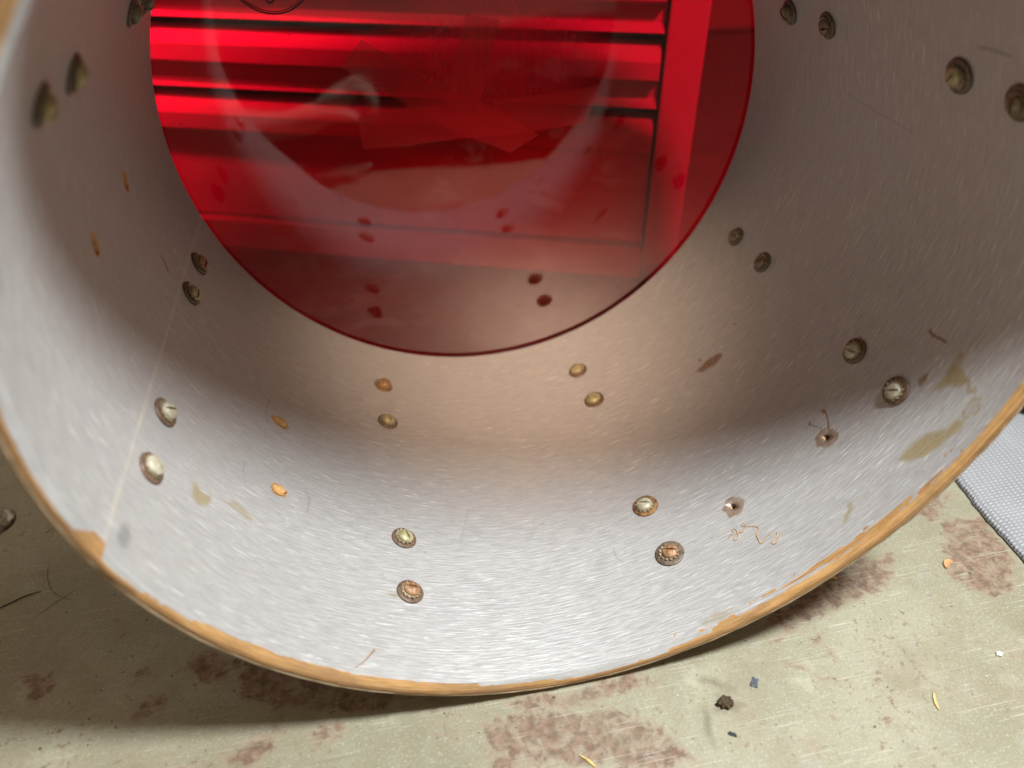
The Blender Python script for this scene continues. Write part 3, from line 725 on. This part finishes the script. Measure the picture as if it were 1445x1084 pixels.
# glue threads dried on the shell
def tube(name, pts, rad, mat, parent=None, res=4, taper=None):
    cu = bpy.data.curves.new(name, 'CURVE'); cu.dimensions = '3D'; cu.bevel_depth = rad; cu.bevel_resolution = 2; cu.resolution_u = res
    sp = cu.splines.new('BEZIER'); sp.bezier_points.add(len(pts) - 1)
    for k, (b, p) in enumerate(zip(sp.bezier_points, pts)):
        b.co = p; b.handle_left_type = b.handle_right_type = 'AUTO'
        b.radius = 1.0 if taper is None else taper[k]
    tmp = bpy.data.objects.new('tmp', cu); COL.objects.link(tmp)
    dg = bpy.context.evaluated_depsgraph_get(); me = bpy.data.meshes.new_from_object(tmp.evaluated_get(dg)); me.name = name
    bpy.data.objects.remove(tmp); bpy.data.curves.remove(cu)
    me.materials.clear()
    return link(name, me, mat, parent, True)
M_GLUE = plain('dried_glue', (0.42, 0.24, 0.09), 0.35, 0, 0.3, 200)
SQ = [(129.4, 55.2), (132.2, 58.0), (135.3, 58.2), (136.0, 61.8), (137.9, 60.5), (136.6, 56.2), (133.1, 52.9), (136.1, 53.1), (138.4, 56.7), (141.1, 55.5), (144.3, 57.9), (143.4, 60.8), (144.8, 61.6), (145.4, 58.2),
      (149.0, 55.7), (152.1, 52.4), (151.9, 50.2), (149.2, 48.7), (148.0, 42.9), (148.3, 39.9), (151.9, 41.3), (157.5, 42.8)]
SQ2 = [(161.4, 41.1), (161.2, 39.1), (154.6, 35.0), (164.4, 38.9)]
for q in (SQ, SQ2):
    tube('glue_thread', [on_shell(a * 0.001 / R, b * 0.001, 0.0002) for a, b in q], 0.00026, M_GLUE, drum,
         taper=[0.6 + 0.9 * rng.random() for _ in q])
tube('splinter', [on_shell(a * 0.001 / R, b * 0.001, 0.0004) for a, b in ((-135.6, 19.4), (-143.6, 9.6), (-149.3, 4.7))], 0.0004, plain('brown_splinter', (0.30, 0.16, 0.09), 0.6), drum, taper=[1.8, 0.8, 0.4])

# ------------------------------------------------------------------ tool chest behind the head
chest = empty('tool_chest', (0.2445, 0.5185, 0.0), math.radians(-21.3))
tag(chest, 'pale steel tool chest with stacked drawers, seen through the red drum head', 'tool chest')
M_CHEST = plain('pale_chest_enamel', (0.72, 0.70, 0.66), 0.32, 0, 0.05, 12, 0.5, 0.05)
M_GAP_SHADE = plain('chest_gap_shade', (0.02, 0.018, 0.018), 0.8)  # near-black colour stands in for shade in the drawer gaps
XL = -0.86; HT = 0.585
bm = bmesh.new(); box(bm, XL + 0.01, -0.02, 0.03, 0.33, 0.004, HT - 0.01); link('carcass', bm_mesh('carcass', bm), M_GAP_SHADE, chest)
bm = bmesh.new(); box(bm, -0.0165, 0.0235, -0.010, 0.34, 0.0, HT, 0.003); link('side_panel', bm_mesh('side_panel', bm), M_CHEST, chest)
bm = bmesh.new(); box(bm, XL - 0.04, XL, -0.010, 0.34, 0.0, HT, 0.003); link('side_panel', bm_mesh('side_panel', bm), M_CHEST, chest)
bm = bmesh.new(); box(bm, XL, -0.0168, -0.006, 0.03, 0.0, 0.0405, 0.002); link('plinth', bm_mesh('plinth', bm), M_CHEST, chest)
bm = bmesh.new(); box(bm, XL - 0.045, 0.028, -0.012, 0.345, HT, HT + 0.025, 0.004); link('lid', bm_mesh('lid', bm), M_CHEST, chest)
def profile(name, pts, x0, x1, mat, parent):
    n = len(pts); V = [(x, y, z) for x in (x0, x1) for (y, z) in pts]
    F = [(k, (k + 1) % n, n + (k + 1) % n, n + k) for k in range(n)] + [tuple(range(n - 1, -1, -1)), tuple(range(n, 2 * n))]
    bm = bmesh.new(); vs = [bm.verts.new(v) for v in V]
    for f in F: bm.faces.new([vs[i] for i in f])
    return link(name, bm_mesh(name, bm), mat, parent)
XR = -0.0195
def drawer(z0, z1, top_lip, bottom_flange):
    zf = z0 + (0.009 if bottom_flange else 0.0)
    f = profile('drawer', [(0.006, zf), (0.006, z1 - top_lip), (0.03, z1 - top_lip), (0.03, z0), (-0.004 if bottom_flange else 0.006, z0)] if bottom_flange else
                [(0.006, z0), (0.006, z1 - top_lip), (0.03, z1 - top_lip), (0.03, z0)], XL + 0.004, XR, M_CHEST, chest)
    profile('drawer_pull', [(-0.014, z1 - top_lip + 0.006), (-0.014, z1 - top_lip + 0.024), (-0.010, z1 - top_lip + 0.0265), (0.006, z1 - 0.001), (0.03, z1), (0.03, z1 - top_lip + 0.0002), (0.0058, z1 - top_lip + 0.0002), (-0.009, z1 - top_lip + 0.0055)], XL + 0.004, XR - 0.001, M_CHEST, f)
drawer(0.0445, 0.1965, 0.039, False)
z = 0.2100
while z < HT - 0.05:
    drawer(z, z + 0.0630, 0.037, True); z += 0.0765

# ------------------------------------------------------------------ woven cloth and black glove on the right
def cloth_material():
    t = NT('grey_woven_canvas'); p = t.coord('UV')
    w1 = t.n('ShaderNodeTexWave', wave_type='BANDS', bands_direction='X'); t.put(w1.inputs['Vector'], p); w1.inputs['Scale'].default_value = 68; w1.inputs['Distortion'].default_value = 2.6; w1.inputs['Detail'].default_value = 2
    w2 = t.n('ShaderNodeTexWave', wave_type='BANDS', bands_direction='Y'); t.put(w2.inputs['Vector'], p); w2.inputs['Scale'].default_value = 100; w2.inputs['Distortion'].default_value = 2.2; w2.inputs['Detail'].default_value = 2
    h = t.math('MULTIPLY', w1.outputs['Fac'], w2.outputs['Fac'])
    n = t.noise(p, 30, 3)
    col = t.mix(t.ramp(h, 0.05, 0.5), (0.25, 0.24, 0.24), (0.43, 0.415, 0.42))
    col = t.mix(t.ramp(n, 0.4, 0.7, 0, 0.3), col, (0.42, 0.40, 0.43))
    return t.finish(t.principled(col, 0.85, 0, t.bump(h, 0.8, 0.0012), 0.2))
M_CLOTH = cloth_material()
def build_cloth():
    nx, ny = 60, 90; V = []; UV = []
    for i in range(nx):
        for j in range(ny):
            u = i / (nx - 1); v = j / (ny - 1)
            x = 0.372 + 0.42 * u; y = -0.12 + 0.42 * v
            x += (0.115 - y) * -0.10 + 0.0012 * math.sin(y * 60) + (0.0012 * rng.random() if i == 0 else 0)
            zz = 0.0030 + 0.007 * float(fbm(np.array(x * 11), np.array(y * 11), 91)) * min(1, u * 6)
            if i == 0: zz = 0.0003
            V.append((x, y, zz)); UV.append((0.42 * u, 0.42 * v))
    F = [(i * ny + j, (i + 1) * ny + j, (i + 1) * ny + j + 1, i * ny + j + 1) for i in range(nx - 1) for j in range(ny - 1)]
    me = from_lists('canvas_cloth', V, F)
    ul = me.uv_layers.new(name='UVMap')
    for l in me.loops: ul.data[l.index].uv = UV[l.vertex_index]
    o = link('canvas_cloth', me, M_CLOTH, smooth=True)
    sol = o.modifiers.new('thickness', 'SOLIDIFY'); sol.thickness = 0.0022; sol.offset = 1
    tag(o, 'grey woven canvas lying on the bench right of the drum', 'cloth')
build_cloth()
def lump(name, loc, size, mat, seed, sub=3, amp=0.35, freq=1.6, flat=True, rz=0.0):
    bm = bmesh.new(); bmesh.ops.create_icosphere(bm, subdivisions=sub, radius=1.0)
    r = random.Random(seed); ph = [r.uniform(0, 6) for _ in range(6)]
    for v in bm.verts:
        c = v.co.copy(); k = 1 + amp * (math.sin(c.x * freq * 2 + ph[0]) * math.sin(c.y * freq * 2 + ph[1]) + 0.5 * math.sin(c.z * freq * 4 + ph[2] + c.x * 3) + 0.35 * math.sin(c.y * freq * 5 + ph[3]))
        v.co = Vector((c.x * size[0] * k, c.y * size[1] * k, c.z * size[2] * k))
    zmin = min(v.co.z for v in bm.verts)
    for v in bm.verts:
        v.co.z -= zmin * 0.7
        if v.co.z < 0: v.co.z = 0
    o = link(name, bm_mesh(name, bm), mat, smooth=(sub >= 3)); o.location = loc; o.rotation_euler = (0, 0, rz); return o
o = lump('black_cloth', (0.545, 0.215, 0.010), (0.075, 0.06, 0.022), plain('black_cloth', (0.012, 0.012, 0.016), 0.8, 0, 0.4, 60), 4, 5, 0.16, 1.3)
tag(o, 'crumpled black cloth on the canvas at the right edge', 'cloth')

# ------------------------------------------------------------------ small things lying on the bench
o = link('steel_washer', W_ME['dark'].copy(), None); o.location = (-0.431, 0.238, 0.0006)
bpy.data.objects.remove(o)
def dome_cap():
    seg = 40; V = []; F = []
    prof = [(0.0155, 0.0), (0.0158, 0.0012), (0.0150, 0.0026), (0.0120, 0.0044), (0.0085, 0.0055), (0.0045, 0.0061), (0.0008, 0.0063)]
    for (q, z) in prof:
        for k in range(seg):
            a = 2 * math.pi * k / seg; V.append((q * math.cos(a), q * math.sin(a), z))
    for a in range(len(prof) - 1):
        for k in range(seg):
            k2 = (k + 1) % seg; F.append((a * seg + k, a * seg + k2, (a + 1) * seg + k2, (a + 1) * seg + k))
    F.append(tuple((len(prof) - 1) * seg + k for k in range(seg)))
    return from_lists('bolt_cap', V, F)
o = link('bolt_cap', dome_cap(), metal('worn_brown_steel', (0.13, 0.10, 0.075), (0.34, 0.28, 0.21), 0.38, 0.75), smooth=True)
o.location = (-0.4315, 0.236, 0.0006); o.rotation_euler = (0.05, 0.1, 0)
tag(o, 'domed brown steel bolt cap on the shaded bench at the left edge', 'bolt')

M_CHIP = wood_material('wood_chip', (0.42, 0.20, 0.08), (0.62, 0.36, 0.17), (60, 300, 60), 'Object')
M_STRAW = wood_material('pale_wood_sliver', (0.62, 0.40, 0.12), (0.80, 0.60, 0.26), (60, 300, 60), 'Object')
def sliver(name, loc, L, Wd, H, rz, mat, label, cat, seed, bend=0.15):
    r = random.Random(seed); n = 7; V = []; F = []
    for k in range(n):
        t = k / (n - 1) * 2 - 1; w = Wd * (1 - 0.75 * abs(t) ** 2.2) * (0.8 + 0.4 * r.random()); b = bend * L * (1 - t * t)
        for (a, z) in ((-0.5, 0.0), (0.5, 0.0), (0.42, H), (-0.35, H * (0.7 + 0.5 * r.random()))): V.append((t * L / 2, a * w + b, z * (1 - 0.4 * abs(t))))
    for k in range(n - 1):
        for c in range(4): F.append((4 * k + c, 4 * k + (c + 1) % 4, 4 * k + 4 + (c + 1) % 4, 4 * k + 4 + c))
    F += [(0, 1, 2, 3), (4 * n - 4, 4 * n - 1, 4 * n - 2, 4 * n - 3)]
    o = link(name, from_lists(name, V, F), mat); o.location = loc; o.rotation_euler = (0, 0, rz)
    return tag(o, label, cat)
sliver('wood_chip', (0.306, 0.036, 0.0005), 0.011, 0.0055, 0.002, 0.5, M_CHIP, 'brown wood chip on the rusty patch near the canvas', 'wood chip', 1)
sliver('wood_sliver', (0.210, 0.043, 0.0005), 0.0085, 0.003, 0.0012, -0.5, M_STRAW, 'pale yellow wood sliver just below the right side of the rim', 'wood chip', 2)
sliver('wood_sliver', (0.223, -0.062, 0.0005), 0.0125, 0.0022, 0.0011, 1.2, M_STRAW, 'thin yellow wood sliver alone on the clean paint at lower right', 'wood chip', 3, 0.08)
sliver('wood_sliver', (-0.011, -0.053, 0.0005), 0.013, 0.0016, 0.001, -0.9, M_STRAW, 'thin straw coloured sliver on the rust at the bottom edge', 'wood chip', 4, 0.05)
o = lump('dirt_crumb', (0.087, -0.035, 0.0), (0.0050, 0.0039, 0.0024), plain('brown_crumb', (0.075, 0.05, 0.028), 0.9, 0, 0.5, 500, 0.2, 1.0, 0.001), 5, 4, 0.22, 3.0)
tag(o, 'dark brown crumb of dirt on the bench below the rim', 'crumb')
o = lump('paint_flake', (0.113, -0.025, 0.0), (0.0042, 0.0026, 0.0005), plain('slate_flake', (0.07, 0.075, 0.085), 0.7, 0, 0.5, 700), 6, 2, 0.3, 2.1, rz=0.9); tag(o, 'slate grey paint flake beside the brown crumb', 'flake')
o = lump('paint_flake', (0.083, -0.055, 0.0), (0.0028, 0.0013, 0.0005), plain('black_flake', (0.022, 0.022, 0.026), 0.7), 7, 2, 0.3, 2.1, rz=-0.6); tag(o, 'tiny black flake in front of the brown crumb', 'flake')
o = lump('plaster_crumb', (0.288, -0.040, 0.0), (0.0024, 0.0018, 0.0011), plain('white_crumb', (0.72, 0.69, 0.60), 0.8), 8, 3, 0.2, 1.5); tag(o, 'white crumb on the bench near the right edge', 'crumb')

# ------------------------------------------------------------------ seen only as reflections in the head: the photographer's hand and a screwdriver
def skin_body(name, verts, edges, radii, root, mat, parent=None):
    me = bpy.data.meshes.new(name); me.from_pydata(verts, edges, []); o = bpy.data.objects.new(name, me); COL.objects.link(o)
    sk = o.modifiers.new('skin', 'SKIN'); sk.use_smooth_shade = True
    for k, r in enumerate(radii): me.skin_vertices[0].data[k].radius = (r, r * 0.9)
    me.skin_vertices[0].data[root].use_root = True
    o.modifiers.new('smooth', 'SUBSURF').levels = 2
    dg = bpy.context.evaluated_depsgraph_get(); dg.update()
    m2 = bpy.data.meshes.new_from_object(o.evaluated_get(dg)); bpy.data.objects.remove(o)
    m2.materials.clear(); m2.name = name
    return link(name, m2, mat, parent, True)
M_SKIN = plain('skin', (0.62, 0.40, 0.31), 0.5, 0, 0.08, 60, 0.4)
def build_hand():
    V = []; E = []; RD = []
    def add(p, r, prev=None):
        V.append(p); RD.append(r)
        if prev is not None: E.append((prev, len(V) - 1))
        return len(V) - 1
    # forearm comes in from the left over the front of the bench, the hand hangs loosely closed in front of the opening
    e = add((-0.40, -0.30, 0.075), 0.042)
    f = add((-0.30, -0.265, 0.070), 0.036, e)
    w = add((-0.205, -0.225, 0.080), 0.026, f)
    p = add((-0.165, -0.21, 0.095), 0.030, w)
    k = add((-0.125, -0.205, 0.118), 0.030, p)
    for q, (dy, dz, L) in enumerate(((0.030, 0.012, 0.92), (0.012, 0.018, 1.05), (-0.008, 0.014, 1.0), (-0.026, 0.002, 0.8))):
        a = add((-0.108, -0.205 + dy, 0.122 + dz), 0.0105, k)
        b = add((-0.085 * 1 + 0.0, -0.205 + dy * 1.1, 0.128 + dz * 0.6 + 0.012 * L), 0.0095, a)
        c = add((-0.066, -0.205 + dy * 1.1, 0.116 + dz * 0.3), 0.0088, b)
        d = add((-0.076, -0.205 + dy * 1.05, 0.092 + dz * 0.2), 0.0080, c)
    t1 = add((-0.150, -0.178, 0.104), 0.015, p)
    t2 = add((-0.118, -0.158, 0.112), 0.012, t1)
    t3 = add((-0.090, -0.160, 0.106), 0.0098, t2)
    o = skin_body('person', V, E, RD, 0, M_SKIN)
    tag(o, 'bare forearm and loosely closed hand, mirrored in the red drum head', 'person')
    sl = skin_body('sleeve', [(-0.52, -0.345, 0.085), (-0.43, -0.31, 0.077), (-0.345, -0.28, 0.073)], [(0, 1), (1, 2)], [0.06, 0.055, 0.048], 0, plain('dark_sleeve', (0.03, 0.03, 0.035), 0.85), o)
build_hand()
def build_driver():
    d = empty('screwdriver', (-0.165, -0.160, 0.0), math.radians(-24.6))
    tag(d, 'screwdriver with black handle and chrome shaft, mirrored in the red drum head', 'screwdriver')
    def lathe(name, prof, mat):
        seg = 20; V = []; F = []
        for (x, r) in prof:
            for k in range(seg):
                a = 2 * math.pi * k / seg; q = r * (1 + (0.06 * math.cos(6 * a) if r > 0.008 else 0)); V.append((x, q * math.cos(a), 0.0135 + q * math.sin(a)))
        for a in range(len(prof) - 1):
            for k in range(seg): F.append((a * seg + k, a * seg + (k + 1) % seg, (a + 1) * seg + (k + 1) % seg, (a + 1) * seg + k))
        F.append(tuple(range(seg))); F.append(tuple((len(prof) - 1) * seg + k for k in range(seg - 1, -1, -1)))
        return link(name, from_lists(name, V, F), mat, d, True)
    lathe('handle', [(-0.115, 0.004), (-0.112, 0.009), (-0.100, 0.0125), (-0.05, 0.0118), (-0.03, 0.0125), (-0.018, 0.010), (-0.010, 0.0095), (-0.008, 0.005)], plain('black_handle', (0.015, 0.014, 0.016), 0.3))
    lathe('shaft', [(-0.009, 0.005), (0.075, 0.005), (0.085, 0.004), (0.092, 0.0015)], metal('chrome', (0.75, 0.75, 0.76), (0.82, 0.82, 0.83), 0.12, 1.0, 40, 0.02))
build_driver()

# hairs and dark fibres on the shaded bench
M_HAIR = plain('dark_fibre', (0.06, 0.045, 0.03), 0.6)
for pts, rad, lab in (([(-376, 182), (-373, 166), (-364, 150), (-349, 140)], 0.35, 'curved dark hair on the shaded bench under the left side of the drum'),
                      ([(-410, 140), (-396, 146), (-384, 152), (-374, 154)], 0.9, 'thick dark splinter on the shaded bench near the left edge'),
                      ([(-388, 215), (-380, 222), (-370, 226)], 0.7, 'short dark splinter beside the domed bolt cap'),
                      ([(-374, 128), (-362, 140), (-350, 150)], 0.3, 'straight dark hair crossing the curved one on the shaded bench')):
    o = tube('fibre', [Vector((a * 0.001, b * 0.001, 0.0006)) for a, b in pts], rad * 0.0005, M_HAIR, None, taper=[0.4] + [1.0] * (len(pts) - 2) + [0.4])
    tag(o, lab, 'hair' if 'hair' in lab else 'splinter')
